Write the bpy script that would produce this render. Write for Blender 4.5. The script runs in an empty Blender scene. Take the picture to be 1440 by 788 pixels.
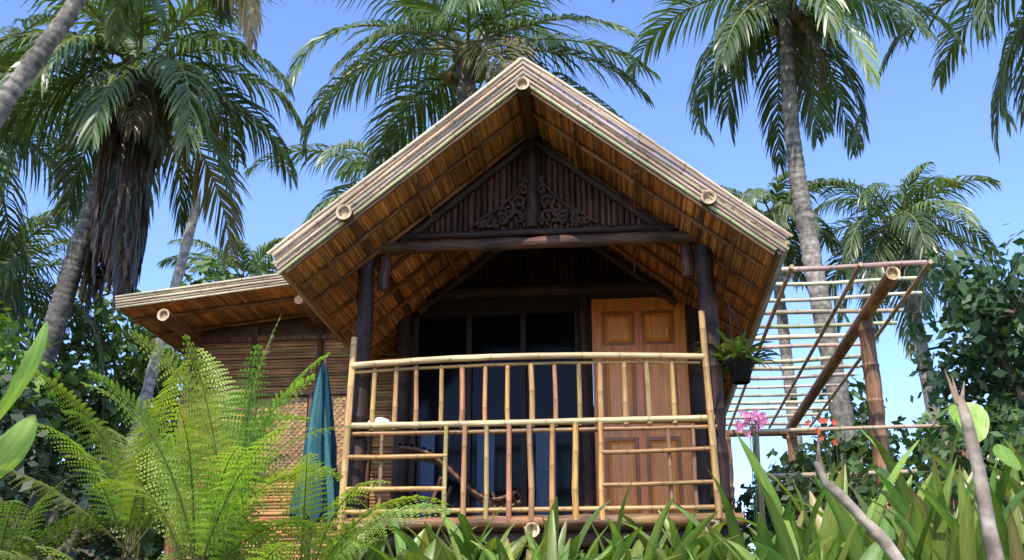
import bpy, math, random
from mathutils import Vector, Matrix
random.seed(7)
R=random.random
def U(a,b): return random.uniform(a,b)
V=Vector

# ------------------------------------------------------------ mesh builder
class MB:
    def __init__(s): s.v=[];s.f=[];s.c=[];s.st=[];s.mi=[]
    def add(s,vs,fs,col,st=None,mi=0):
        n=len(s.v)
        s.v.extend([tuple(p) for p in vs])
        if isinstance(col,list): s.c.extend(col)
        else: s.c.extend([col]*len(vs))
        s.st.extend(st if st else [(p[0],p[1],p[2]) for p in vs])
        for f in fs:
            s.f.append(tuple(i+n for i in f)); s.mi.append(mi)
    def tube(s,pts,rad,col,segs=8,cap=None,mi=0,hollow=False):
        pts=[V(p) for p in pts]; n=len(pts)
        if not isinstance(rad,list): rad=[rad]*n
        if not isinstance(col,list): col=[col]*n
        off=U(0,50); vs=[];cs=[];st=[];fs=[]
        t=(pts[1]-pts[0]).normalized()
        a=V((0,0,1)) if abs(t.z)<.9 else V((1,0,0))
        nx=t.cross(a).normalized(); L=0
        for i in range(n):
            if i<n-1: t2=(pts[i+1]-pts[i])
            else: t2=pts[i]-pts[i-1]
            if i>0 and i<n-1: t2=(pts[i+1]-pts[i-1])
            if t2.length>1e-9: t=t2.normalized()
            nx=(nx-t*nx.dot(t)).normalized(); ny=t.cross(nx)
            if i>0: L+=(pts[i]-pts[i-1]).length
            for k in range(segs):
                an=2*math.pi*k/segs
                vs.append(pts[i]+(nx*math.cos(an)+ny*math.sin(an))*rad[i])
                cs.append(col[i]); st.append((math.cos(an)*rad[i]+off,math.sin(an)*rad[i],L+off))
        for i in range(n-1):
            for k in range(segs):
                k2=(k+1)%segs
                fs.append((i*segs+k,i*segs+k2,(i+1)*segs+k2,(i+1)*segs+k))
        s.add(vs,fs,cs,st,mi)
        if cap is not None:
            for e in (0,n-1):
                ring=vs[e*segs:(e+1)*segs]; c=pts[e]
                d=(pts[1]-pts[0]).normalized() if e==0 else (pts[-2]-pts[-1]).normalized()
                if hollow:
                    r2=[c+(p-c)*.7 for p in ring]; r3=[p+d*.03 for p in r2]
                    allv=ring+r2+r3
                    ff=[];m=segs
                    for k in range(m):
                        k2=(k+1)%m
                        ff.append((k,k2,m+k2,m+k)); ff.append((m+k,m+k2,2*m+k2,2*m+k))
                    ff.append(tuple(range(2*m,3*m)))
                    s.add(allv,ff,[cap]*(2*m)+[tuple(x*.6 for x in cap)]*m,None,mi)
                else:
                    s.add(ring,[tuple(range(segs))],cap,None,mi)
    def bamboo(s,p0,p1,r,col,node=.28,segs=9,sag=(0,0,0),cap=(.55,.42,.22),hollow=False,taper=.9,mi=0,bulge=1.07,wob=.25):
        p0=V(p0);p1=V(p1);sag=V(sag);L=(p1-p0).length
        ts=[(0,1,1)];x=U(.3,1)*node
        k=U(.8,1.15); col=tuple(min(1,c*k*U(.95,1.05)) for c in col)
        while x<L-.02:
            ts+= [((x-.014)/L,1,1.0),((x-.004)/L,bulge,.8),((x+.004)/L,bulge,.6),((x+.016)/L,1,1.1)]
            x+=node*U(.85,1.15)
        ts.append((1,1,1)); ts=[q for q in ts if 0<=q[0]<=1]
        w=V((U(-1,1),U(-1,1),U(-1,1)))*r*wob
        pts=[p0.lerp(p1,t)+sag*4*t*(1-t)+w*math.sin(t*5) for t,_,_ in ts]
        rad=[r*m*(1-(1-taper)*t) for t,m,_ in ts]
        cl=[tuple(c*q for c in col) for _,_,q in ts]
        s.tube(pts,rad,cl,segs,cap,mi,hollow)
    def box(s,lo,hi,col,mi=0,M=None):
        x0,y0,z0=lo;x1,y1,z1=hi
        vs=[V(p) for p in [(x0,y0,z0),(x1,y0,z0),(x1,y1,z0),(x0,y1,z0),(x0,y0,z1),(x1,y0,z1),(x1,y1,z1),(x0,y1,z1)]]
        if M is not None: vs=[M@p for p in vs]
        o=U(0,30)
        s.add(vs,[(0,3,2,1),(4,5,6,7),(0,1,5,4),(1,2,6,5),(2,3,7,6),(3,0,4,7)],col,[(p[0]+o,p[1]+o,p[2]) for p in vs],mi)
    def ell(s,c,r,col,nu=8,nv=6,mi=0):
        c=V(c); vs=[];fs=[]
        for i in range(nv+1):
            th=math.pi*i/nv
            for k in range(nu):
                ph=2*math.pi*k/nu
                vs.append(c+V((r[0]*math.sin(th)*math.cos(ph),r[1]*math.sin(th)*math.sin(ph),r[2]*math.cos(th))))
        for i in range(nv):
            for k in range(nu):
                k2=(k+1)%nu; fs.append((i*nu+k,(i+1)*nu+k,(i+1)*nu+k2,i*nu+k2))
        s.add(vs,fs,col,None,mi)
    def build(s,name,mats,parent=None,smooth=True):
        me=bpy.data.meshes.new(name); me.from_pydata(s.v,[],s.f)
        a=me.attributes.new("Col",'FLOAT_COLOR','POINT')
        flat=[]
        for c in s.c: flat.extend((c[0],c[1],c[2],1))
        a.data.foreach_set("color",flat)
        b=me.attributes.new("st",'FLOAT_VECTOR','POINT')
        flat=[]
        for c in s.st: flat.extend(c)
        b.data.foreach_set("vector",flat)
        if not isinstance(mats,list): mats=[mats]
        for m in mats: me.materials.append(m)
        me.polygons.foreach_set("material_index",s.mi)
        me.polygons.foreach_set("use_smooth",[smooth]*len(s.f))
        me.update()
        o=bpy.data.objects.new(name,me); bpy.context.scene.collection.objects.link(o)
        if parent: o.parent=parent
        return o
def empty(name,loc=(0,0,0),rz=0):
    e=bpy.data.objects.new(name,None); e.location=loc; e.rotation_euler=(0,0,rz)
    bpy.context.scene.collection.objects.link(e); return e

# ------------------------------------------------------------ materials
def mat_col(name,rough=.6,var=.35,scale=(40,40,3),transl=0,bump=.3,spec=.5,big=0,tcol=(1.3,1.5,.4)):
    m=bpy.data.materials.new(name);m.use_nodes=True;nt=m.node_tree;N=nt.nodes;Lk=nt.links
    N.clear();out=N.new('ShaderNodeOutputMaterial');p=N.new('ShaderNodeBsdfPrincipled')
    at=N.new('ShaderNodeAttribute');at.attribute_name="Col"
    vm=N.new('ShaderNodeVectorMath');vm.operation='SCALE'
    Lk.new(at.outputs['Color'],vm.inputs[0]);vm.inputs['Scale'].default_value=1
    if var:
        st=N.new('ShaderNodeAttribute');st.attribute_name="st"
        mp=N.new('ShaderNodeMapping');mp.inputs['Scale'].default_value=scale
        Lk.new(st.outputs['Vector'],mp.inputs['Vector'])
        no=N.new('ShaderNodeTexNoise');no.inputs['Scale'].default_value=1;no.inputs['Detail'].default_value=4
        Lk.new(mp.outputs['Vector'],no.inputs['Vector'])
        mr=N.new('ShaderNodeMapRange');mr.inputs['From Min'].default_value=.3;mr.inputs['From Max'].default_value=.7
        mr.inputs['To Min'].default_value=1-var;mr.inputs['To Max'].default_value=1+var
        Lk.new(no.outputs['Fac'],mr.inputs['Value'])
        fac=mr.outputs['Result']
        if big:
            n2=N.new('ShaderNodeTexNoise');n2.inputs['Scale'].default_value=big;n2.inputs['Detail'].default_value=3
            geo=N.new('ShaderNodeNewGeometry');Lk.new(geo.outputs['Position'],n2.inputs['Vector'])
            m2=N.new('ShaderNodeMapRange');m2.inputs['From Min'].default_value=.3;m2.inputs['From Max'].default_value=.7
            m2.inputs['To Min'].default_value=.6;m2.inputs['To Max'].default_value=1.25
            Lk.new(n2.outputs['Fac'],m2.inputs['Value'])
            mm=N.new('ShaderNodeMath');mm.operation='MULTIPLY';Lk.new(fac,mm.inputs[0]);Lk.new(m2.outputs['Result'],mm.inputs[1]);fac=mm.outputs[0]
        Lk.new(fac,vm.inputs['Scale'])
        if bump:
            b=N.new('ShaderNodeBump');b.inputs['Strength'].default_value=bump;b.inputs['Distance'].default_value=.01
            Lk.new(no.outputs['Fac'],b.inputs['Height']);Lk.new(b.outputs['Normal'],p.inputs['Normal'])
    Lk.new(vm.outputs['Vector'],p.inputs['Base Color'])
    p.inputs['Roughness'].default_value=rough
    p.inputs['Specular IOR Level'].default_value=spec
    if transl:
        tr=N.new('ShaderNodeBsdfTranslucent');v2=N.new('ShaderNodeVectorMath');v2.operation='MULTIPLY'
        v2.inputs[1].default_value=tcol;Lk.new(vm.outputs['Vector'],v2.inputs[0]);Lk.new(v2.outputs['Vector'],tr.inputs['Color'])
        mx=N.new('ShaderNodeMixShader');mx.inputs['Fac'].default_value=transl
        Lk.new(p.outputs[0],mx.inputs[1]);Lk.new(tr.outputs[0],mx.inputs[2]);Lk.new(mx.outputs[0],out.inputs['Surface'])
    else: Lk.new(p.outputs[0],out.inputs['Surface'])
    return m
M_bam=mat_col("bamboo",rough=.45,var=.38,scale=(60,60,5),bump=.2,big=1.5)
M_dark=mat_col("dark_stained_wood",rough=.62,var=.55,scale=(45,45,5),bump=.8,spec=.35,big=2.5)
M_thatch=mat_col("split_bamboo_lining",rough=.7,var=.4,scale=(60,2.5,60),bump=.5,big=1.8)
M_wall=mat_col("bamboo_wall",rough=.6,var=.45,scale=(3,3,3),bump=.4,big=3)
M_door=mat_col("door_wood",rough=.35,var=.28,scale=(35,35,2.5),bump=.2)
M_palm=mat_col("palm_leaf",rough=.36,var=0,transl=.25,bump=0,spec=.7)
M_leaf=mat_col("broad_leaf",rough=.5,var=0,transl=.3,bump=0)
M_fern=mat_col("fern_leaf",rough=.5,var=0,transl=.42,bump=0)
M_blade=mat_col("canna_leaf",rough=.36,var=.25,scale=(90,90,6),transl=.35,bump=.1)
M_trunk=mat_col("palm_bark",rough=.9,var=.55,scale=(12,12,14),bump=.8,big=1.2)
M_cloth=mat_col("cloth",rough=.9,var=.15,scale=(30,30,30),bump=.1)
M_soil=mat_col("soil",rough=.95,var=.4,scale=(2,2,2),bump=.5)
def simple(name,col,rough,met=0,spec=.5):
    m=bpy.data.materials.new(name);m.use_nodes=True;p=m.node_tree.nodes['Principled BSDF']
    p.inputs['Base Color'].default_value=(*col,1);p.inputs['Roughness'].default_value=rough
    p.inputs['Metallic'].default_value=met;p.inputs['Specular IOR Level'].default_value=spec;return m
M_glass=simple("dark_window_glass",(.004,.004,.005),.10,0,.12)

# ------------------------------------------------------------ ground
def g(x,y):
    t=max(0,min(1,y/7)); s=t*t*(3-2*t)
    return 2.0*s+.06*math.sin(x*1.3+y)*math.sin(y*.9)
mb=MB()
xs=[-400,-200,-100,-50,-25]+[-14+i*.7 for i in range(41)]+[25,50,100,200,400]
ys=[-300,-100,-40,-10]+[-2+i*.5 for i in range(50)]+[30,50,100,200,400]
vs=[];fs=[]
for y in ys:
    for x in xs: vs.append((x,y,g(x,y)))
nx=len(xs)
for j in range(len(ys)-1):
    for i in range(nx-1): fs.append((j*nx+i,j*nx+i+1,(j+1)*nx+i+1,(j+1)*nx+i))
mb.add(vs,fs,(.12,.11,.05)); mb.build("ground",M_soil)

# ------------------------------------------------------------ HOUSE
H=empty("bamboo_house",(.17,8,0),math.radians(-6))
GREYTAN=(.62,.46,.28); DK=(.045,.020,.012)
ZR=6.0; SL=.818; EX=1.87
Y0,Y1=-.75,6.4
ang=math.atan(SL); ca,sa=math.cos(ang),math.sin(ang)
def roofpt(sd,d,y,n):
    return V((sd*(d*ca+n*sa),y,ZR-d*sa+n*ca))
LS=EX/ca
mb=MB()
for sd in (-1,1):
    d=.0
    while d<LS-.01:
        w=U(.018,.034); k=U(.5,1.2); y=Y0+.02
        while y<Y1:
            ln=U(1.6,3.2); y2=min(Y1,y+ln); k2=k*U(.85,1.15); hu=U(.85,1.15)
            n0=-.115+U(-.005,.005)
            c=(.62*k2,.26*k2*hu,.072*k2*hu)
            a=roofpt(sd,d,y,n0);b=roofpt(sd,d,y2,n0);m1=roofpt(sd,d+w/2,y,n0-.01);m2=roofpt(sd,d+w/2,y2,n0-.01)
            e=roofpt(sd,d+w,y,n0);f=roofpt(sd,d+w,y2,n0)
            mb.add([a,b,m2,m1,e,f],[(0,1,2,3),(3,2,5,4)],c)
            y=y2
        d+=w
mb.build("roof_lining",M_thatch,H,False)
mb=MB()
for sd in (-1,1):
    nseg=26
    for k in range(nseg):
        d0=LS*k/nseg; d1=LS*(k+1)/nseg+.04
        A=[roofpt(sd,d0,Y0+.02,-.10),roofpt(sd,d0,Y1,-.10),roofpt(sd,d1,Y1,-.10),roofpt(sd,d1,Y0+.02,-.10),
           roofpt(sd,d0,Y0+.02,-.01),roofpt(sd,d0,Y1,-.01),roofpt(sd,d1,Y1,.02),roofpt(sd,d1,Y0+.02,.02)]
        kk=U(.7,1.1)
        mb.add(A,[(0,1,2,3),(4,7,6,5),(0,3,7,4),(1,5,6,2),(2,6,7,3)],(.33*kk,.25*kk,.14*kk))
mb.build("roof_thatch",M_thatch,H,False)
mb=MB()
for sd in (-1,1):
    for k in range(6):
        n=-.108+k*.027; y=Y0-.014*k-.02
        mb.bamboo(roofpt(sd,-.01,y,n),roofpt(sd,LS+.03+U(-.03,.04),y,n),U(.0145,.018),tuple(c*(1.1 if k==5 else U(.7,1.0)) for c in GREYTAN),node=.45,segs=8,taper=.9,wob=.5)
    mb.bamboo(roofpt(sd,0,Y0+.02,.05),roofpt(sd,LS,Y0+.02,.05),.02,GREYTAN,node=.4,wob=.5)
    for k in range(4):
        mb.bamboo(roofpt(sd,LS+.02,Y0,-.10+k*.032),roofpt(sd,LS+.02,Y1,-.10+k*.032),.016,(.42,.26,.12),node=.4)
mb.bamboo((0,Y0-.03,ZR+.05),(0,Y1,ZR+.05),.032,GREYTAN,node=.4)
mb.build("rake_poles",M_bam,H)
mb=MB()
DC=(.16,.08,.03)
for sd in (-1,1):
    y=-.42
    while y<Y1:
        mb.bamboo(roofpt(sd,.02,y,-.145),roofpt(sd,LS-.03,y,-.145),.018,(.24,.10,.035),node=.35,cap=DC); y+=U(.36,.46)
    for d in (.62,1.22,2.12):
        mb.bamboo(roofpt(sd,d,Y0+.05,-.175),roofpt(sd,d,Y1,-.175),.014,(.26,.12,.045),node=.35,cap=DC)
    mb.tube([roofpt(sd,.0,Y0+.0,-.135),roofpt(sd,LS,Y0+.0,-.135)],.016,(.20,.10,.045),8)
mb.build("rafters",M_dark,H)
mb=MB(); CUT=(.66,.46,.26)
mb.tube([(0,Y0-.13,5.79),(0,1.2,5.79),(0,Y1,5.79)],.056,[(.10,.05,.025)]*3,14,CUT,hollow=True)
mb.tube([(-1.345,Y0-.09,4.80),(-1.345,2,4.80),(-1.345,Y1,4.80)],.062,[(.13,.06,.03)]*3,14,CUT,hollow=True)
mb.tube([(1.345,Y0-.08,4.80),(1.345,2,4.80),(1.345,Y1,4.80)],.056,[(.13,.06,.03)]*3,14,tuple(v*.9 for v in CUT),hollow=True)
mb.build("purlins",M_dark,H)
mb=MB()
def post(x,y,z0,z1,r,c=DK,m=mb,segs=14):
    pts=[];rr=[];cc=[];L=z1-z0; z=z0
    while z<z1:
        for (dz,q,kc) in ((0,1,1),(.10,.97,1.15),(.2,.98,.9)):
            if z+dz<z1:
                pts.append((x+U(-.008,.008),y+U(-.005,.005),z+dz));rr.append(r*q*U(.96,1.04)*(1.08-.12*(z-z0)/L));k=kc*U(.75,1.25);cc.append(tuple(v*k for v in c))
        for (dz,q,kc) in ((.285,1.02,.8),(.30,1.10,.5),(.315,1.02,1.1)):
            if z+dz<z1:
                pts.append((x,y,z+dz));rr.append(r*q*(1.08-.12*(z-z0)/L));cc.append(tuple(v*kc for v in c))
        z+=.33
    pts.append((x,y,z1));rr.append(r*.95);cc.append(c)
    m.tube(pts,rr,cc,segs,(.1,.05,.03))
post(-1.36,0,1.8,4.80,.070); post(1.36,0,1.8,4.80,.074)
post(-1.36,1.55,1.8,4.8,.07); post(1.36,1.55,1.8,4.8,.07); post(.335,1.53,2.6,5.0,.045)
post(-1.22,.03,4.48,4.78,.045,c=(.09,.04,.025)); post(1.22,.03,4.5,4.78,.048,c=(.09,.04,.025))
post(0,-.02,4.95,5.86,.048,c=(.045,.02,.012))
def lumpy(p0,p1,r,c,n=16,segs=12,cap=CUT):
    p0=V(p0);p1=V(p1)
    mb.tube([p0.lerp(p1,i/n)+V((0,U(-.004,.004),U(-.006,.006))) for i in range(n+1)],[r*(1.1 if i%4==2 else U(.93,1.02)) for i in range(n+1)],[tuple(v*(.6 if i%4==2 else U(.8,1.25)) for v in c) for i in range(n+1)],segs,cap)
lumpy((-1.36,-.03,4.82),(1.36,-.03,4.82),.050,(.11,.05,.028))
lumpy((-1.33,-.01,4.92),(1.33,-.01,4.92),.032,(.045,.02,.013))
lumpy((-1.36,1.5,4.95),(1.36,1.5,4.95),.055,(.05,.025,.015))
for sd in (-1,1):
    lumpy(roofpt(sd,.05,0,-.19),roofpt(sd,1.72,0,-.19),.034,(.055,.026,.015))
    lumpy(roofpt(sd,.05,1.48,-.19),roofpt(sd,1.72,1.48,-.19),.035,(.09,.045,.025))
mb.build("posts_and_beams",M_dark,H)
mb=MB(); x=-1.26
while x<1.26:
    w=U(.042,.056); zt=ZR-abs(x+w/2)*SL-.15; zb=4.95
    if zt>zb+.03:
        k=U(.45,1.4); c=(.090*k,.032*k,.018*k)
        n=6; vs=[];fs=[];cs=[]
        zz=[zb]+[zb+.28*j+U(-.05,.05) for j in range(1,int((zt-zb)/.28)+1)]+[zt]
        zz=[z for z in zz if z<=zt]; z3=[]
        for z in zz: z3+= [(z-.01,1),(z,.4),(z+.01,1)]
        oy=U(-.006,.006)
        for z,q in z3:
            for i in range(n+1):
                a=math.pi*i/n; vs.append((x+w/2-math.cos(a)*w/2,.045+oy-math.sin(a)*.026,z)); cs.append(tuple(v*q for v in c))
        for j in range(len(z3)-1):
            for i in range(n): fs.append((j*(n+1)+i,j*(n+1)+i+1,(j+1)*(n+1)+i+1,(j+1)*(n+1)+i))
        mb.add(vs,fs,cs)
    x+=w
mb.add([(-1.25,.065,4.95),(1.25,.065,4.95),(0,.065,5.95)],[(0,1,2)],DK)
mb.build("gable_panel",M_dark,H)
mb=MB()
OC=(.075,.030,.017)
def spiral(cx,cz,r,turn,sgn,st,rt):
    P=[];RR=[]
    for i in range(22):
        t=i/21; a=st+sgn*turn*t; rr=r*(1-.85*t)
        P.append((cx+rr*math.cos(a),-.005,cz+rr*math.sin(a)));RR.append(rt*(1-.4*t))
    mb.tube(P,RR,OC,6)
for s in (-1,1):
    for (cx,cz,r,st) in [(.12,5.05,.07,0),(.25,5.04,.06,1),(.36,5.02,.048,2),(.11,5.19,.055,.5),(.2,5.14,.05,2),(.08,5.30,.045,1),(.44,5.0,.035,0),(.06,5.38,.03,0)]:
        spiral(s*cx,cz,r,7*s,1,st if s>0 else math.pi-st,.019)
    P=[(s*.03,-.01,5.47),(s*.07,-.01,5.38),(s*.16,-.01,5.26),(s*.28,-.01,5.14),(s*.42,-.01,5.06),(s*.52,-.01,4.98)]
    mb.tube(P,.013,OC,6)
    for k in range(46):
        cx=s*U(.03,.42); cz=4.98+U(0,.40)*(1-abs(cx)/.5)
        mb.ell((cx,.004,cz),(U(.014,.03),.015,U(.018,.035)),tuple(v*U(.6,1.1) for v in OC),6,4)
mb.build("carved_ornament",M_dark,H)
mb=MB()
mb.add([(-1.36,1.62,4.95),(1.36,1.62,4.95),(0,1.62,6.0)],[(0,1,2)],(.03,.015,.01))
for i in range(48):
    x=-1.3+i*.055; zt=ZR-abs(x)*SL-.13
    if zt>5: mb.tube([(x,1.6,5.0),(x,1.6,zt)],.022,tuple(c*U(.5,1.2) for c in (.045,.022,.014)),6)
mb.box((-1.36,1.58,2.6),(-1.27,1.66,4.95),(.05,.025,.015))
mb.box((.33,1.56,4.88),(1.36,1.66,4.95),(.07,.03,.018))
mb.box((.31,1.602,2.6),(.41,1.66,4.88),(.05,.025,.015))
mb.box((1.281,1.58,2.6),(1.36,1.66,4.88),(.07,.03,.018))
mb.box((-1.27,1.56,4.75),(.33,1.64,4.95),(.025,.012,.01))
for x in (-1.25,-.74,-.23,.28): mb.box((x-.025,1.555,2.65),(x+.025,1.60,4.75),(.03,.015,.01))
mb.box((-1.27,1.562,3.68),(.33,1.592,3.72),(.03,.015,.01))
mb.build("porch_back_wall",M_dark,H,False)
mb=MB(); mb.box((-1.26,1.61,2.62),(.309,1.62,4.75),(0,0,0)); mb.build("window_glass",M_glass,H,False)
mb=MB()
for (x0,x1) in [(-.66,-.50),(-.12,.06),(-1.18,-1.05)]:
    n=20; vs=[];fs=[]
    for i in range(n+1):
        x=x0+(x1-x0)*i/n
        for z in (2.68,3.62): vs.append((x,1.598+.006*math.sin(i*1.7),z))
    for i in range(n): fs.append((2*i,2*i+2,2*i+3,2*i+1))
    mb.add(vs,fs,(.08,.11,.17))  # blue-grey strips: curtains plus sky reflection painted into the lower panes
mb.build("curtain_reflection_strips",M_cloth,H)
mb=MB(); OR=(.78,.26,.045)
mb.box((.415,1.595,2.65),(1.28,1.64,4.87),OR)
for (a,b,c,d) in [(.415,.50,2.65,4.87),(1.18,1.28,2.65,4.87),(.81,.87,2.65,4.87)]:
    mb.box((a,1.575,c),(b,1.60,d),tuple(q*U(.9,1.1) for q in OR))
for (z0,z1) in [(4.75,4.87),(4.33,4.41),(3.55,3.68),(2.65,2.85)]:
    mb.box((.5,1.573,z0),(.81,1.598,z1),OR); mb.box((.87,1.573,z0),(1.18,1.598,z1),OR)
for (z0,z1) in [(4.44,4.72),(3.71,4.30),(2.88,3.52)]:
    for (a,b) in [(.53,.78),(.90,1.15)]:
        vs=[(a,1.594,z0),(b,1.594,z0),(b,1.594,z1),(a,1.594,z1),(a+.035,1.570,z0+.035),(b-.035,1.570,z0+.035),(b-.035,1.570,z1-.035),(a+.035,1.570,z1-.035)]
        mb.add(vs,[(0,1,5,4),(1,2,6,5),(2,3,7,6),(3,0,4,7),(4,5,6,7)],tuple(q*1.1 for q in OR))
        for (p,q,r_,t) in [(a-.03,a,z0-.03,z1+.03),(b,b+.03,z0-.03,z1+.03),(a,b,z0-.03,z0),(a,b,z1,z1+.03)]: mb.box((p,1.578,r_),(q,1.596,t),tuple(v*.45 for v in OR))
mb.ell((.45,1.55,3.7),(.025,.03,.025),(.5,.4,.15))
mb.build("door",M_door,H,False)
mb=MB()
for sx in (-1,1):
    z=2.6
    while z<4.7:
        mb.tube([(sx*1.36,1.62,z),(sx*1.36,Y1-.3,z)],.022,tuple(c*U(.6,1.2) for c in (.32,.17,.07)),6); z+=.042
mb.box((-1.33,1.7,2.6),(1.33,Y1-.36,2.65),DK); mb.box((-1.36,Y1-.35,2.6),(1.36,Y1-.3,4.9),(.2,.1,.05))
mb.box((-1.345,1.68,2.6),(-1.335,Y1-.36,4.8),DK);mb.box((1.335,1.68,2.6),(1.345,Y1-.36,4.8),DK)
mb.build("side_walls",M_wall,H)
mb=MB()
for i in range(19):
    y=-.05+i*.088; mb.box((-1.4,y,2.60),(1.4,y+.08,2.635),tuple(c*U(.7,1.1) for c in (.28,.15,.07)))
lumpy((-1.5,-.12,2.60),(1.5,-.12,2.60),.046,(.30,.14,.06))
mb.tube([(-1.5,.02,2.49),(1.5,.02,2.49)],.06,(.1,.05,.03),12,CUT)
for x in (-1.25,0,1.27): mb.tube([(x,-.27,2.525),(x,1.0,2.525),(x,6,2.525)],.055,(.2,.1,.05),14,CUT,hollow=True)
for x in (-1.36,0,1.36):
    for y in (1.6,4,6): mb.tube([(x,y,1.8),(x,y,2.6)],.08,DK,10)
mb.build("deck",M_dark,H)
mb=MB(); YR=-.13; BT=(.60,.33,.10)
mb.bamboo((-1.40,YR-.03,3.80),(1.30,YR-.03,3.80),.026,(.70,.48,.22),sag=(0,0,.035),segs=12,node=.33)
mb.bamboo((-1.38,YR,3.755),(1.26,YR,3.755),.013,BT,sag=(0,0,.03))
mb.bamboo((-1.42,YR,3.335),(1.34,YR,3.33),.025,(.72,.50,.24),segs=10,node=.35)
mb.bamboo((-1.42,YR+.07,3.345),(1.34,YR+.07,3.34),.024,BT,segs=10,node=.35)
mb.bamboo((-1.42,YR+.02,3.275),(1.36,YR+.02,3.27),.019,(.36,.18,.06),node=.35)
mb.bamboo((-1.42,YR,2.685),(1.4,YR,2.685),.020,(.45,.25,.09),node=.35)
for i in range(14):
    x=-1.235+i*.1755+U(-.010,.010)
    mb.bamboo((x,YR+.01,3.30),(x+U(-.008,.008),YR+.005,3.79),U(.017,.023),tuple(v*U(.75,1.1) for v in BT),node=.3)
for i,x in enumerate([-.655,-.515,-.35,-.18,-.015,.14,.31,.50]):
    mb.bamboo((x,YR-.02,2.60),(x+U(-.008,.008),YR-.015,3.31),U(.018,.026),tuple(v*U(.7,1.1) for v in BT),node=.3)
for z in (3.09,2.85):
    mb.bamboo((-1.40,YR-.02,z),(-.64,YR-.02,z-.005),.020,BT)
    mb.bamboo((.50,YR-.02,z),(1.32,YR-.02,z+.01),.018,(.40,.20,.07))
for x in (-1.15,1.0,1.18): mb.bamboo((x,YR+.02,2.65),(x,YR+.02,3.3),.016,(.32,.16,.07))
mb.bamboo((-1.425,YR-.02,2.55),(-1.395,YR-.02,4.03),.027,(.62,.38,.13),node=.3,segs=12,hollow=True)
mb.bamboo((1.33,YR-.02,2.6),(1.295,YR-.02,4.16),.027,(.60,.34,.11),node=.3,segs=12,hollow=True)
mb.build("balcony_railing",M_bam,H)
mb=MB()
WX0,WX1=-4.02,-1.45
def wz(x): return 4.80+ (x+4.02)*.108
z=2.0
while z<4.72:
    k=U(.55,1.15)*(.8 if z>3.9 else 1); c=(.56*k,.26*k,.085*k)
    mb.tube([(-3.55,1.95,z),(-2.9,1.95+U(-.006,.006),z+U(-.004,.004)),(-2.1,1.95+U(-.006,.006),z+U(-.004,.004)),(-1.4,1.95,z+U(-.004,.004))],U(.015,.02),[tuple(v*U(.75,1.2) for v in c) for _ in range(4)],6); z+=U(.028,.036)
mb.box((-3.54,1.965,2.0),(-1.4,2.0,4.95),(.15,.08,.04))
z=2.0
while z<4.7:
    k=U(.6,1.1); mb.tube([(-3.55,1.95,z),(-3.55,6,z)],.019,(.32*k,.18*k,.07*k),6); z+=.036
mb.build("wing_wall",M_wall,H)
mb=MB()
post(-3.58,1.9,1.8,4.72,.07,c=(.2,.085,.04),m=mb)
for x in (-2.95,-2.28,-1.75): mb.box((x-.025,1.90,2.0),(x+.025,1.935,4.75+(x+3.5)*.1),(.13,.065,.035))
mb.box((-3.5,1.9,4.66),(-1.5,1.93,4.72),(.2,.1,.05))
mb.tube([(-3.56,1.10,4.70),(-3.56,3,4.70),(-3.56,6,4.70)],.06,(.2,.09,.04),14,CUT,hollow=True)
mb.tube([(-2.3,1.2,4.84),(-2.3,6,4.84)],.045,(.2,.09,.04),12,(.2,.1,.05))
mb.build("wing_frame",M_dark,H)
mb=MB()
for (x0,x1,z0,z1) in [(-2.88,-2.35,3.35,4.1),(-2.2,-1.8,3.35,4.1)]:
    nxx=int((x1-x0)/.03);nz=int((z1-z0)/.03)
    for i in range(nxx):
        for j in range(nz):
            o=.006 if (i+j)%2 else 0; k=U(.75,1.1)*(1 if (i+j)%2 else .82)
            mb.box((x0+i*.03,1.91-o,z0+j*.03),(x0+i*.03+.029,1.925,z0+j*.03+.029),(.44*k,.24*k,.09*k))
    for (a,b,c,d) in [(x0-.03,x0,z0-.03,z1+.03),(x1,x1+.03,z0-.03,z1+.03),(x0,x1,z1,z1+.03),(x0,x1,z0-.03,z0)]:
        mb.box((a,1.885,c),(b,1.928,d),(.2,.09,.04))
mb.build("woven_shutters",M_wall,H,False)
mb=MB()
x=WX0
while x<WX1:
    w=U(.03,.045);k=U(.6,1.2)
    mb.add([(x,1.16,wz(x)),(x+w,1.16,wz(x+w)),(x+w,6,wz(x+w)),(x,6,wz(x)),(x+w/2,1.16,wz(x)-.012),(x+w/2,6,wz(x)-.012)],[(0,4,5,3),(4,1,2,5)],(.62*k,.27*k,.08*k)); x+=w
mb.add([(WX0,1.16,wz(WX0)+.005),(WX1,1.16,wz(WX1)+.005),(WX1,6,wz(WX1)+.005),(WX0,6,wz(WX0)+.005),(WX0,1.16,wz(WX0)+.09),(WX1,1.16,wz(WX1)+.09),(WX1,6,wz(WX1)+.09),(WX0,6,wz(WX0)+.09)],
 [(0,3,2,1),(4,5,6,7),(0,1,5,4),(3,0,4,7),(2,3,7,6)],(.3,.22,.12))
mb.build("wing_roof",M_thatch,H,False)
mb=MB()
for k in range(5): mb.bamboo((WX0-.03,1.14-.01*k,wz(WX0)+.0+k*.023),(WX1,1.14-.01*k,wz(WX1)+.0+k*.023),.0135,GREYTAN,node=.4,wob=.5)
for k in range(3): mb.bamboo((WX0-.01,1.16,wz(WX0)+k*.035),(WX0-.01,6,wz(WX0)+k*.035),.018,(.42,.28,.13))
mb.build("wing_rake_poles",M_bam,H)
mb=MB()
for i in range(9): mb.bamboo((WX0,1.45+i*.5,wz(WX0)-.035),(WX1,1.45+i*.5,wz(WX1)-.035),.02,(.24,.11,.04),cap=DC)
mb.build("wing_rafters",M_dark,H)

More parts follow.
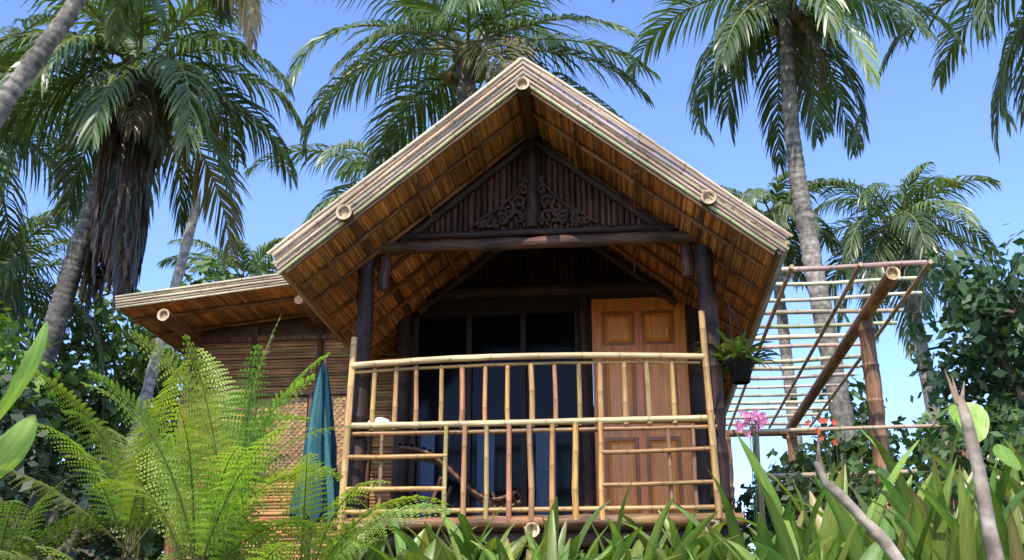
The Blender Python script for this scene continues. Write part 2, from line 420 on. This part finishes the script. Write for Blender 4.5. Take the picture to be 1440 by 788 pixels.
def local(o): o.location=(.17,8,0); o.rotation_euler=(0,0,math.radians(-6)); return o
mb=MB()
px,py=-1.80,.45
mb.tube([(px,py,2.1),(px+.01,py,4.05)],.017,(.35,.2,.1),8,(.3,.2,.1))
n=48;vs=[];cs=[];fs=[]
prof=[(4.0,.015),(3.85,.04),(3.6,.07),(3.45,.085),(3.3,.10),(3.15,.105),(3.05,.125),(2.85,.15),(2.7,.15)]
for (z,r) in prof:
    for i in range(n):
        a=2*math.pi*i/n; rr=r*(1+.34*math.sin(a*8+z*1.5)+.12*math.sin(a*3+z*4))
        vs.append((px+rr*math.cos(a),py+rr*math.sin(a),z-.05*math.sin(a*8)*(r>.1)))
        cs.append((.012,.07,.085) if (i//6)%2==0 else (.05,.17,.18))
for j in range(len(prof)-1):
    for i in range(n): i2=(i+1)%n; fs.append((j*n+i,j*n+i2,(j+1)*n+i2,(j+1)*n+i))
mb.add(vs,fs,cs)
local(mb.build("closed_parasol",M_cloth))
mb=MB()
vs=[];fs=[];cs=[]
for j in range(7):
    for i in range(16):
        th=j/6*math.pi/2; a=2*math.pi*i/16; rr=.075*math.cos(th)*(1+.06*math.sin(3*a+j))
        vs.append((-1.19+rr*math.cos(a)*1.2,YR+.05+rr*.5*math.sin(a),3.365+.04*math.sin(th)+.004*math.sin(5*a)));cs.append((.75,.75,.73))
for j in range(6):
    for i in range(16): i2=(i+1)%16; fs.append((j*16+i,j*16+i2,(j+1)*16+i2,(j+1)*16+i))
mb.add(vs,fs,cs); local(mb.build("white_towel",M_cloth))
mb=MB()
for s in (0,.5):
    P=[(-1.15+.95*t,.55+s,2.95+.35*(1-t)**2+.10*math.sin(t*6)) for t in [i/14 for i in range(15)]]
    mb.tube(P,.018,(.16,.08,.04),8)
    mb.tube([(-.95,.55+s,2.64),(-.8,.55+s,3.05)],.018,(.16,.08,.04),8); mb.tube([(-.35,.55+s,2.64),(-.45,.55+s,3.0)],.018,(.16,.08,.04),8)
for i in range(20):
    t=i/19; mb.tube([(-1.15+.95*t,.53,2.97+.35*(1-t)**2+.10*math.sin(t*6)),(-1.15+.95*t,1.07,2.97+.35*(1-t)**2+.10*math.sin(t*6))],.014,(.18,.09,.045),6)
local(mb.build("lounge_chair",M_bam))

PG=empty("bamboo_pergola",(.17,8,0),math.radians(-6))
mb=MB()
for i in range(16):
    y=.72+i*.41+U(-.05,.05); mb.bamboo((2.0+U(-.08,.05),y+U(-.04,.04),4.79),(3.30+U(-.08,.10),y+U(-.05,.05),4.79+U(-.012,.012)),U(.017,.027),tuple(v*U(.8,1.1) for v in (.62,.50,.31)),node=.3,wob=.6)
for x in (2.12,2.68,3.24): mb.bamboo((x,.55,4.75),(x+.02,7.0,4.75),.020,(.52,.34,.16),node=.35)
mb.build("slats",M_bam,PG)
mb=MB()
mb.tube([(2.93,.55,4.66),(2.93,3,4.66),(2.93,7.1,4.66)],.060,[(.42,.21,.085)]*3,14,(.80,.52,.26),hollow=True)
mb.tube([(2.0,6.6,4.6),(3.3,6.6,4.6)],.05,(.3,.15,.06),10,CUT)
for (x,y) in ((2.93,1.7),(2.93,6.6),(2.05,6.6)):
    post(x,y,1.9,4.62,.072,c=(.26,.13,.06),m=mb)
mb.build("pergola_posts",M_dark,PG)
mb=MB()
mb.bamboo((1.75,1.2,3.50),(3.4,1.2,3.52),.018,(.45,.32,.18)); mb.bamboo((1.75,1.2,3.12),(3.6,1.2,3.14),.022,(.4,.28,.16))
for x in (1.8,3.35): mb.bamboo((x,1.22,2.0),(x,1.22,3.54),.024,(.4,.26,.13))
mb.bamboo((3.6,1.0,3.2),(5.2,.2,2.5),.03,(.55,.42,.22)); mb.bamboo((3.6,1.0,3.05),(5.2,.2,2.35),.03,(.55,.42,.22))
local(mb.build("bamboo_fence",M_bam))
mb=MB()
mb.tube([(3.0,-.3,1.9),(3.0,-.3,2.7),(3.01,-.3,3.1)],[.10,.09,.085],[(.26,.12,.06)]*3,12,(.4,.22,.12))
local(mb.build("wooden_post",M_dark))

# ------------------------------------------------------------ vegetation generators
def ribbon(mb,pts,wv,ws,col):
    vs=[];fs=[]
    n=len(pts)
    for i in range(n):
        if i==n-1 and ws[i]<1e-4: vs.append(pts[i])
        else: vs+= [pts[i]-wv*ws[i]*.5,pts[i]+wv*ws[i]*.5]
    for i in range(n-1):
        if i==n-2 and ws[-1]<1e-4: fs.append((2*i,2*i+1,2*i+2))
        else: fs.append((2*i,2*i+1,2*i+3,2*i+2))
    mb.add(vs,fs,col)
DN=V((0,0,-1))
def palm_frond(mb,base,az,el,L,droop,ll,col,n=46,hang=.5,lw=.05,twist=0,rc=(.22,.26,.08)):
    base=V(base); ns=14; pts=[base]; tg=[]
    for i in range(ns):
        s=(i+.5)/ns; e=el-droop*(s**1.4)
        d=V((math.cos(az)*math.cos(e),math.sin(az)*math.cos(e),math.sin(e))); tg.append(d); pts.append(pts[-1]+d*L/ns)
    tg.append(tg[-1])
    mb.tube(pts,[.045*(1-.9*i/ns)*L/4 for i in range(ns+1)],rc,5)
    hs=V((-math.sin(az),math.cos(az),0))
    for i in range(n):
        s=.13+.87*(i+R()*.5)/n; k=s*ns; i0=min(int(k),ns-1); p=pts[i0].lerp(pts[i0+1],k-i0); t=tg[i0]
        up=t.cross(hs); 
        if up.z<0: up=-up
        ln=ll*(.35+.9*math.sin(math.pi*min(1,(s*.86+.14)))**.7*(.55+.45*(1-s)+.1))*U(.85,1.1)
        for sd in (-1,1):
            if R()<.05: continue
            beta=.5+.7*s+U(-.12,.12)
            side=(hs*sd*math.cos(twist)+up*math.sin(twist)*sd)
            d=(side*math.cos(beta)+t*math.sin(beta)+up*(.16-.1*R())).normalized()
            h=hang*U(.7,1.3)
            d2=(d+DN*h).normalized(); d3=(d2+DN*h*1.2).normalized()
            p1=p+d*ln*.3; p2=p1+d2*ln*.36; p3=p2+d3*ln*.34
            w=(t+up*U(-.5,.5)); w=(w-d*w.dot(d)).normalized()
            kk=U(.7,1.3)
            ribbon(mb,[p,p1,p2,p3],w,[lw*.7,lw,lw*.8,0],(col[0]*kk,col[1]*kk,col[2]*kk))
def palm(trunk,cr=.15,L=4.0,nf=24,ll=1.0,seed=1,dead=5,dens=48,base=(.10,.15,.045),coco=True,lw=.05,elmin=-35,az0=None,skirt=0,tc=1):
    random.seed(seed)
    top=V(trunk[-1]); E=empty("coconut_palm",trunk[0])
    P=[V(p) for p in trunk]; PP=[P[0]*2-P[1]]+P+[P[-1]*2-P[-2]]; pts=[]
    for i in range(1,len(PP)-2):
        for k in range(16):
            t=k/16;a,b,c,d=PP[i-1],PP[i],PP[i+1],PP[i+2]
            pts.append(.5*((2*b)+(c-a)*t+(2*a-5*b+4*c-d)*t*t+(3*b-a-3*c+d)*t**3))
    pts.append(P[-1]); o=P[0]
    q=[];rr=[];cc=[];n=len(pts)
    for i in range(n-1):
        for k in range(2):
            f=(i+k/2)/(n-1); q.append(pts[i].lerp(pts[i+1],k/2)-o+V((U(-.01,.01),0,0))); rr.append(cr*(1.35-.5*f)*(1.06 if k==0 else .97)); g_=U(.6,1.3)*(1 if k==0 else .65)*tc
            cc.append((.30*g_,.26*g_,.20*g_))
    q.append(pts[-1]-o);rr.append(cr*.8);cc.append((.2,.17,.12))
    m=MB(); m.tube(q,rr,cc,10); m.build("trunk",M_trunk,E)
    c=top-o; m=MB()
    for i in range(nf):
        f=i/(nf-1); az=i*2.39996+U(-.2,.2)+(az0 or 0)
        el=math.radians(75-(75-elmin)*f**.8+U(-7,7)); dr=math.radians(U(60,100) if f<.75 else U(35,70))
        k=U(.7,1.3); col=[base[0]*k,base[1]*k,base[2]*k]
        if f>.8 and R()<.25: col=[.30*k,.25*k,.10*k]
        elif f<.4: col=[col[0]*1.35,col[1]*1.25,col[2]]
        if R()<.22: col=[col[0]*1.8,col[1]*1.6,col[2]*1.8]
        d=V((math.cos(az),math.sin(az),0))
        palm_frond(m,c+d*cr*.7+V((0,0,U(-.1,.25))),az,el,L*U(.85,1.08)*(1 if f>.12 else .7),dr,ll*L/4,col,dens,hang=U(.4,1.0),lw=lw,twist=U(-.5,.5),rc=(.3,.3,.11))
    m.build("fronds",M_palm,E)
    m=MB()
    for i in range(dead):
        az=U(0,6.28); palm_frond(m,c+V((math.cos(az),math.sin(az),0))*cr,az,math.radians(U(-80,-50)),L*U(.45,.65),math.radians(25),ll*L/4*.8,(.22*U(.6,1.2),.14,.07),30,hang=2.5,lw=lw*.8,rc=(.25,.17,.09))
    for i in range(skirt):
        az=U(0,6.28); b=c+V((math.cos(az)*cr*1.1,math.sin(az)*cr*1.1,-U(.2,2.2)))
        palm_frond(m,b,az,math.radians(-80),L*U(.4,.7),math.radians(14),.75,(.10*U(.5,1.5),.062,.036),36,hang=4,lw=lw*1.2,rc=(.14,.09,.055))
    for i in range(14):
        az=U(0,6.28); a=c+V((math.cos(az)*cr*.7,math.sin(az)*cr*.7,-.5)); m.tube([a,a+V((math.cos(az)*.18,math.sin(az)*.18,.7))],[.06,.03],(.26,.2,.1),5)
    m.build("dead_fronds",M_palm,E)
    if coco:
        m=MB()
        for i in range(16):
            az=U(0,6.28); k=U(.7,1.2)
            m.ell(c+V((math.cos(az)*U(.2,.45),math.sin(az)*U(.2,.45),-U(.15,.7))),(.11,.11,.14),(.22*k,.23*k,.06) if R()<.75 else (.35*k,.2*k,.05))
        m.build("coconuts",M_blade,E)
    return E
palm([(-9.0,16,1.9),(-7.9,16,4.6),(-7.3,16,6.1),(-7.05,16,7.6),(-6.8,16,9.1),(-6.4,16,11.2)],cr=.155,L=3.5,nf=28,seed=11,dead=8,skirt=30,ll=1.1,tc=.6)
palm([(-.6,19,1.9),(-1.0,19,7),(-.9,19,13.4)],cr=.22,L=4.2,nf=25,seed=5,dead=0,elmin=-28)
palm([(6.0,18,1.9),(5.45,18,8.3),(5.3,18,10.9),(5.4,18,14.1)],cr=.145,L=3.6,nf=25,seed=23,dead=2,elmin=-50)
palm([(10.9,17,1.9),(10.8,17,8),(10.5,17,13.9)],cr=.16,L=4.0,nf=22,seed=31,dead=0,elmin=-60)
palm([(11.6,28,1.9),(11.3,28,8),(10.9,28,13.4)],cr=.19,L=3.6,nf=26,seed=41,dead=5,elmin=-60)
palm([(-8.4,30,1.9),(-8.1,30,8),(-8.0,30,12.4)],cr=.15,L=2.9,nf=20,seed=43,dead=0,coco=False)
palm([(7.6,28,1.9),(7.5,28,8),(7.4,28,13.7)],cr=.15,L=2.8,nf=18,seed=47,dead=0,coco=False)
palm([(-2.9,25,1.9),(-3,25,8),(-3.1,25,13.2)],cr=.18,L=3.6,nf=17,seed=53,dead=0,base=(.13,.18,.08),coco=False)
palm([(-10.8,18,1.9),(-10.6,18,6),(-10.3,18,11.4)],cr=.15,L=3.9,nf=23,seed=59,dead=3)
palm([(-12.2,22,1.9),(-11.7,22,6),(-11.4,22,9.6)],cr=.15,L=3.7,nf=22,seed=61,dead=2)
palm([(-9.2,12,1.9),(-7.9,12,5),(-6.5,12,8.3),(-5.75,12,9.9),(-5.0,12,11.9)],cr=.115,L=2.8,nf=17,seed=67,dead=0,elmin=-15)
random.seed(3)
mb=MB(); n=26; q=[];rr=[];cc=[]
for i in range(n):
    f=i/(n-1); q.append((-5.75+.9*f,15,1.9+6.3*f));rr.append(.09*(1.15-.35*f)*(1.05 if i%2 else .95));k=U(.7,1.2);cc.append((.34*k,.29*k,.22*k))
mb.tube(q,rr,cc,9,(.3,.2,.1)); mb.tube([(-4.85,15,8.15),(-4.8,15,8.6)],[.07,.0],(.3,.22,.14),5); mb.tube([(-4.82,15,8.1),(-4.95,15,8.35)],[.05,.0],(.3,.22,.14),5)
mb.build("broken_palm_trunk",M_trunk)

def leafy(name,base,h,clumps,n,ls,col,seed,trunk=True,mat=M_leaf):
    random.seed(seed); E=empty(name,base); m=MB(); b=MB()
    for (cx,cy,cz,r) in clumps:
        if trunk:
            mid=V((cx*.4,cy*.4,cz*.5)); b.tube([(0,0,-.2),mid,(cx,cy,cz)],[.11*h/6,.07*h/6,.02],(.16,.12,.08),6)
        subs=[]
        for k in range(9):
            d=V((random.gauss(0,1),random.gauss(0,1),random.gauss(0,.8))).normalized()*r*U(.35,.85)
            subs.append((V((cx,cy,cz))+d,r*U(.28,.5),U(.55,1.45)))
            if trunk: b.tube([(cx,cy,cz-.1*r),V((cx,cy,cz))+d],[.03,.008],(.14,.11,.07),4)
        w=sum(s[1]**2 for s in subs); tot=int(n*r*r)
        for (c,sr,kb) in subs:
            for q in range(int(tot*sr*sr/w)):
                d=V((random.gauss(0,1),random.gauss(0,1),random.gauss(0,1))).normalized()
                p=c+d*sr*(U(.5,1.15) if R()<.85 else U(1,1.5))
                nrm=(d+V((U(-.9,.9),U(-.9,.9),U(-.3,1.2)))).normalized()
                t=nrm.cross(V((U(-1,1),U(-1,1),U(-1,1)))).normalized(); s2=nrm.cross(t)
                l=ls*U(.6,1.3); w2=l*.28
                k=kb*U(.7,1.3)
                cc=(col[0]*k,col[1]*k,col[2]*k)
                m.add([p-t*l*.5,p+s2*w2-nrm*l*.05,p+t*l*.5-nrm*l*.12,p-s2*w2-nrm*l*.05],[(0,1,2),(0,2,3)],cc)
    m.build("foliage",mat,E)
    if trunk: b.build("limbs",M_trunk,E)
def blob(n,rx,ry,z0,z1,r0,r1,seed):
    random.seed(seed); return [(U(-rx,rx),U(-ry,ry),z0+(z1-z0)*(i+.5)/n,U(r0,r1)) for i in range(n)]
leafy("broadleaf_tree",(-12.5,24,1.9),8,blob(11,2.8,1.2,2.0,7.2,1.3,1.9,1),300,.32,(.14,.20,.05),101)
leafy("broadleaf_tree",(-8.8,25,1.9),8,blob(13,2.4,1.2,2.2,8.2,1.2,1.8,2),300,.32,(.14,.21,.065),102)
leafy("broadleaf_tree",(-15.5,22,1.9),8,blob(8,2.0,1.2,2.5,7,1.3,1.9,3),260,.34,(.10,.16,.04),103)
leafy("broadleaf_tree",(-5.6,22,1.9),6,blob(8,1.5,1.0,2,6.2,1.1,1.5,4),300,.29,(.11,.17,.045),104)
leafy("broadleaf_tree",(10.2,18.5,1.9),8,blob(17,1.5,1.4,1.2,6.2,1.1,1.6,5),330,.27,(.07,.125,.05),105)
leafy("broadleaf_tree",(8.1,20,1.9),6,blob(9,1.3,1.0,1.0,4.4,.9,1.4,6),330,.26,(.09,.15,.05),106)
leafy("broadleaf_tree",(12.8,22,1.9),8,blob(10,1.8,1.4,1.5,7.4,1.3,1.8,7),260,.32,(.09,.15,.05),107)
leafy("shrub",(-6.0,11.5,1.9),3,blob(8,1.4,.8,.2,2.4,.7,1.0,8),750,.18,(.06,.10,.03),108)
leafy("shrub",(-7.8,13.5,1.9),3,blob(9,1.5,.8,.6,3.9,.8,1.2,9),620,.20,(.16,.25,.045),109)
leafy("shrub",(-4.3,8.9,1.9),2,blob(8,.8,.6,.1,1.5,.4,.7,10),1200,.13,(.03,.055,.018),110)
leafy("shrub",(-3.0,5.8,1.5),2,blob(9,.9,.5,.0,1.0,.3,.5,20),1400,.09,(.022,.045,.016),120)
leafy("shrub",(6.2,14,1.9),3,blob(11,2.4,.8,.2,2.2,.7,1.0,12),700,.19,(.08,.13,.04),112)
leafy("shrub",(3.4,15.5,1.9),3,blob(9,1.8,.6,.2,2.1,.6,.9,22),700,.19,(.09,.14,.04),122)
leafy("shrub",(3.6,10.6,1.9),2,blob(8,1.3,.5,.2,1.3,.4,.6,13),1100,.14,(.06,.10,.03),113)
leafy("shrub",(5.6,9.5,1.9),2,blob(8,.9,.6,.2,1.9,.5,.7,14),1000,.15,(.05,.09,.025),114)
leafy("shrub",(2.9,7.3,1.9),1.5,blob(8,1.0,.4,.1,1.15,.3,.42,15),1500,.10,(.08,.13,.035),115,)
leafy("shrub",(-.2,6.9,1.85),1,blob(8,1.5,.2,.0,.25,.2,.28,16),1700,.08,(.04,.07,.02),116)

def fern_frond(m,base,az,el,L,droop,pl,col):
    ns=12; pts=[V(base)];tg=[]
    for i in range(ns):
        s=(i+.5)/ns; e=el-droop*s**1.8
        d=V((math.cos(az)*math.cos(e),math.sin(az)*math.cos(e),math.sin(e)));tg.append(d);pts.append(pts[-1]+d*L/ns)
    tg.append(tg[-1]); m.tube(pts,[.006*(1-.85*i/ns) for i in range(ns+1)],(.24,.22,.07),4)
    hs=V((-math.sin(az),math.cos(az),0)); n=int(L/.034); rot=U(-.8,.8)
    for i in range(n):
        s=.14+.86*(i+.2*R())/n; k=s*ns;i0=min(int(k),ns-1);p=pts[i0].lerp(pts[i0+1],k-i0);t=tg[i0]; up=hs.cross(t)
        if up.z<0: up=-up
        hh=hs*math.cos(rot)+up*math.sin(rot); up2=up*math.cos(rot)-hs*math.sin(rot)
        u=(s-.14)/.86; ln=pl*(math.sin(math.pi*(u**.62*.93+.07))**.75)*U(.85,1.08)+.008
        for sd in (-1,1):
            d=(hh*sd+t*.4+up2*U(-.05,.12)+DN*.12).normalized(); per=up2.cross(d).normalized()
            nk=max(2,int(ln/.0155)); kk=U(.75,1.25)
            for j in range(nk):
                f=(j+.3)/nk; q=p+d*ln*f+DN*ln*.25*f*f; sl=.0205*(1-f*.8)*(.6+.4*pl/.17); w=.006
                for s2 in (-1,1):
                    e=(per*s2+d*.35).normalized(); tip=q+e*sl+DN*.003
                    m.add([q-d*w,q+e*sl*.5-d*w,tip,q+e*sl*.45+d*w,q+d*w],[(0,1,2,3,4)],(col[0]*kk,col[1]*kk,col[2]*kk))
def fern(base,nf,L,pl,seed,col=(.34,.44,.07),azr=(0,6.28),elr=(45,80),stem=0,dr=(50,105)):
    random.seed(seed); E=empty("fern",base); m=MB()
    for i in range(nf):
        az=azr[0]+(azr[1]-azr[0])*(i+R()*.7)/nf; k=U(.55,1.2)
        fern_frond(m,(U(-.04,.04),U(-.04,.04),0),az,math.radians(U(*elr)),L*U(.75,1.1),math.radians(U(*dr)),pl*U(.85,1.1),(col[0]*k*U(.8,1.2),col[1]*k,col[2]*k))
    m.build("fronds",M_fern,E)
    if stem:
        b=MB(); n=10
        b.tube([(U(-.01,.01),U(-.01,.01),-stem*(1-i/n)) for i in range(n+1)],[.06*U(.85,1.15) for i in range(n+1)],(.10,.07,.045),9); b.build("stem",M_trunk,E)
fern((-1.35,4.7,1.95),14,1.05,.15,201,stem=.6,elr=(35,82))
fern((-1.30,4.95,2.15),8,1.1,.17,205,elr=(70,88),stem=.8,dr=(20,55))
fern((-1.85,5.3,2.10),12,1.1,.15,202,stem=.6,elr=(35,82))
fern((-.95,5.0,1.85),11,.95,.14,203,stem=.4,elr=(35,78))
fern((-2.35,5.0,1.85),8,.9,.14,204,(.16,.24,.05),stem=.5)
fern((-1.1,4.3,1.5),11,.85,.13,208)
fern((-1.6,4.5,1.5),9,.85,.13,209,(.26,.36,.06))
fern((-.55,5.2,1.6),8,.8,.12,207)

def blade(m,base,az,el,L,w,droop,col,ns=7,fold=.35,tw=None):
    pts=[V(base)];tg=[]
    for i in range(ns):
        s=(i+.5)/ns;e=el-droop*s*s; d=V((math.cos(az)*math.cos(e),math.sin(az)*math.cos(e),math.sin(e)));tg.append(d);pts.append(pts[-1]+d*L/ns)
    tg.append(tg[-1]); tw=U(-.9,.9) if tw is None else tw; h0=V((-math.sin(az),math.cos(az),0)); vs=[];cs=[];st=[];fs=[];off=U(0,50)
    for i in range(ns+1):
        s=i/ns; t=tg[i]; up=h0.cross(t); hs=(h0*math.cos(tw*s)+up*math.sin(tw*s)); up=hs.cross(t)
        if up.z<0: up=-up
        ww=w*.5*(math.sin(math.pi*min(1,.1+.9*s**.8))**.7 if s<1 else 0)+.003
        wa=ww*U(.88,1.08)
        vs+=[pts[i]-hs*wa+up*wa*fold,pts[i],pts[i]+hs*ww+up*ww*fold]
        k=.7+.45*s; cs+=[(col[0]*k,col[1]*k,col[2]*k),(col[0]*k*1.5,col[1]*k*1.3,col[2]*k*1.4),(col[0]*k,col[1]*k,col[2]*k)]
        st+=[(off-ww,0,s*L),(off,0,s*L),(off+ww,0,s*L)]
    if R()<.25: cs[-3:]=[(.30,.20,.08)]*3
    for i in range(ns):
        a=3*i; fs+=[(a,a+1,a+4,a+3),(a+1,a+2,a+5,a+4)]
    m.add(vs,fs,cs,st)
def strap_bed(name,area,n,L,w,seed,col,elr=(62,88),nb=(4,7),dr=(10,50),Lfun=None):
    random.seed(seed); m=MB()
    for i in range(n):
        x=U(area[0],area[1]);y=U(area[2],area[3]); z=g(x,y)-.05
        Lb=L*U(.6,1.15)*(Lfun(x) if Lfun else 1)
        for k in range(random.randint(*nb)):
            q=U(.5,1.3); c=(col[0]*q*U(.85,1.4),col[1]*q,col[2]*q)
            if R()<.06: c=(.34,.27,.10)
            blade(m,(x+U(-.04,.04),y+U(-.04,.04),z),U(0,6.28),math.radians(U(*elr)),Lb*U(.6,1.1),w*U(.6,1.3),math.radians(U(*dr)),c,ns=8)
    m.build(name,M_blade)
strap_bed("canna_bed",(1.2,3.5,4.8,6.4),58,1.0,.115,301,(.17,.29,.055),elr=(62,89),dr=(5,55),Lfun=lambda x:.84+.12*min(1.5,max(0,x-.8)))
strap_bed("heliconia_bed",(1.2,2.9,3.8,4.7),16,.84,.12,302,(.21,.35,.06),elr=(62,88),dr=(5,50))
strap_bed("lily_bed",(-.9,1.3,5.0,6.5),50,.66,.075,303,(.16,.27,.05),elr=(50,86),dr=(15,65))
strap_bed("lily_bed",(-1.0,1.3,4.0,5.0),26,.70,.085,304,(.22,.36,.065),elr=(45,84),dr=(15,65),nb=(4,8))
random.seed(9); m=MB()
E=empty("banana_plant",(-1.50,3.0,.9))
blade(m,(0.03,0,1.36),math.radians(5),math.radians(66),.32,.06,math.radians(-20),(.34,.50,.10),ns=12,fold=.25,tw=.9)
blade(m,(-.02,.02,1.16),math.radians(0),math.radians(52),.27,.11,math.radians(-15),(.36,.50,.12),ns=12,fold=.2,tw=1.2)
blade(m,(0,0,.8),math.radians(120),math.radians(55),.6,.18,math.radians(60),(.14,.28,.05),ns=14,fold=.25)
m.tube([(0,0,-.9),(0,0,.5),(0,0,1.16),(.03,0,1.37)],[.06,.04,.012,.006],(.14,.2,.06),10)
m.build("leaves",M_blade,E)
mb=MB()
mb.tube([(1.62,4,1.2),(1.42,4,1.95),(1.36,4.01,2.05),(1.30,4.02,2.12),(1.22,4.01,2.21),(1.17,4,2.25),(1.14,4,2.33)],[.026,.022,.025,.019,.021,.016,.010],[(.38,.31,.22),(.46,.38,.28),(.28,.22,.15),(.46,.37,.26),(.3,.24,.17),(.42,.35,.25),(.3,.22,.15)],9,(.4,.3,.2))
mb.tube([(1.17,4,2.25),(1.155,4,2.36),(1.16,4,2.42)],[.010,.007,.004],(.25,.18,.12),6)
mb.build("dead_branch",M_trunk)
mb=MB()
pts=[(1.78,4,1.2),(1.77,4,1.9),(1.758,4,2.02),(1.755,4,2.1),(1.75,4.0,2.2),(1.75,4.0,2.3),(1.738,4,2.4),(1.73,4,2.5),(1.715,4,2.58)]
mb.tube(pts,[.030,.028,.031,.025,.028,.024,.026,.022,.016],[(.30,.24,.17),(.42,.34,.25),(.25,.19,.13),(.44,.36,.27),(.27,.2,.14),(.44,.36,.26),(.28,.22,.15),(.4,.32,.22),(.3,.2,.12)],9,(.4,.3,.2))
for (dx,dz) in ((-.04,.12),(-.015,.09),(.03,.07)): mb.tube([(1.715+dx*.2,4,2.55),(1.715+dx,4,2.57+dz)],[.012,.002],(.3,.2,.13),5)
mb.build("splintered_stump",M_trunk)
random.seed(12); m=MB(); E=empty("broad_leaf_sapling",(1.81,4.12,1.4))
def disc_leaf(m,c,r,nrm,tip,col):
    c=V(c);n=V(nrm).normalized();t=V(tip);t=(t-n*t.dot(n)).normalized();s=n.cross(t);vs=[c];N=18
    for i in range(N):
        a=2*math.pi*i/N; rr=r*(1+.30*max(0,math.cos(a))**6-.18*max(0,-math.cos(a))**8)
        vs.append(c+t*rr*math.cos(a)+s*rr*.85*math.sin(a)+n*.18*r*abs(math.sin(a))+n*U(-.02,.02)*r)
    m.add(vs,[(0,1+i,1+(i+1)%N) for i in range(N)],[tuple(v*1.2 for v in col)]+[col]*N)
disc_leaf(m,(-.02,0,1.12),.088,(-.1,-1,.45),(.1,0,-1),(.34,.50,.08))
disc_leaf(m,(.12,.05,.98),.06,(.4,-1,.5),(.7,0,-.6),(.26,.42,.07))
m.tube([(0,0,0),(0.01,0.02,.7),(-.02,0.01,1.12)],.006,(.15,.2,.06),6); m.build("leaves",M_blade,E)

random.seed(21); mb=MB()
cx,cy,cz=1.56,-.10,3.60
prof=[(0,.06),(.0,.065),(.16,.095),(.165,.105),(.185,.105)]
vs=[];fs=[];n=14
for (z,r) in prof:
    for i in range(n): a=2*math.pi*i/n; vs.append((cx+r*math.cos(a),cy+r*math.sin(a),cz+z))
for j in range(len(prof)-1):
    for i in range(n): i2=(i+1)%n; fs.append((j*n+i,j*n+i2,(j+1)*n+i2,(j+1)*n+i))
fs.append(tuple(range(n))); mb.add(vs,fs,(.012,.012,.013))
for k in range(3):
    a=k*2.1; mb.tube([(cx+.1*math.cos(a),cy+.1*math.sin(a),cz+.18),(cx-.05,cy,cz+.62)],.003,(.05,.05,.05),4)
E=empty("orchid_pot",(.17,8,0),math.radians(-6)); mb.build("pot",M_dark,E)
mb=MB()
for i in range(80):
    blade(mb,(cx+U(-.08,.08),cy+U(-.08,.08),cz+.14),U(0,6.28),math.radians(U(10,85)),U(.15,.38),U(.025,.05),math.radians(U(40,120)),(.09*U(.6,1.4),.14,.04),ns=5)
mb.build("orchid_leaves",M_blade,E)
def flowers(name,pos,n,spread,col,sz):
    m=MB()
    for i in range(n):
        c=V(pos)+V((random.gauss(0,spread),random.gauss(0,spread*.6),random.gauss(0,spread*.6)))
        for k in range(5):
            a=k*1.2566+R(); d=V((math.cos(a),-.3,math.sin(a))); s=V((-math.sin(a),0,math.cos(a)))
            q=U(.8,1.2); m.add([c,c+d*sz*.5+s*sz*.4,c+d*sz,c+d*sz*.5-s*sz*.4],[(0,1,2,3)],tuple(min(1,x*q) for x in col))
        m.ell(c+V((0,-.004,0)),(sz*.15,)*3,(.7,.6,.2),5,4)
    for k in range(6):
        m.tube([V(pos)+V((U(-.03,.03),.02,-.9)),V(pos)+V((U(-spread,spread),0,0))],.003,(.06,.1,.03),4)
    m.build(name,M_blade)
flowers("orchid",(1.64,7.2,3.20),30,.055,(.72,.25,.48),.028)
flowers("red_flower",(2.0,6.6,3.0),7,.09,(.7,.10,.03),.025)

# ------------------------------------------------------------ light, sky, camera
sd=V((-.26,-.80,.98)).normalized()
el=math.asin(sd.z); az=math.atan2(sd.x,sd.y)
L=bpy.data.lights.new("sun",'SUN');L.energy=5;L.angle=math.radians(.5);L.color=(1,.93,.82)
lo=bpy.data.objects.new("sun",L);lo.rotation_euler=sd.to_track_quat('Z','Y').to_euler();bpy.context.scene.collection.objects.link(lo)
W=bpy.data.worlds.new("World");bpy.context.scene.world=W;W.use_nodes=True;nt=W.node_tree
bg=nt.nodes['Background'];sk=nt.nodes.new('ShaderNodeTexSky');sk.sky_type='NISHITA';sk.sun_disc=False
sk.sun_elevation=el;sk.sun_rotation=az;sk.air_density=1.0;sk.dust_density=.3;sk.ozone_density=2.0
vm=nt.nodes.new('ShaderNodeVectorMath');vm.operation='MULTIPLY';vm.inputs[1].default_value=(1.7,1.85,2.45)
nt.links.new(sk.outputs[0],vm.inputs[0]);nt.links.new(vm.outputs[0],bg.inputs[0]);bg.inputs[1].default_value=.15
cam=bpy.data.cameras.new("camera");cam.lens=37.5;cam.sensor_width=36;cam.clip_end=2000;cam.clip_start=.05
co=bpy.data.objects.new("camera",cam);co.location=(0,0,1.6);co.rotation_euler=(math.radians(110),0,0)
bpy.context.scene.collection.objects.link(co);bpy.context.scene.camera=co
sc=bpy.context.scene;sc.view_settings.view_transform='Standard';sc.view_settings.look='None';sc.view_settings.exposure=0
print("faces",sum(len(o.data.polygons) for o in bpy.data.objects if o.type=='MESH'))
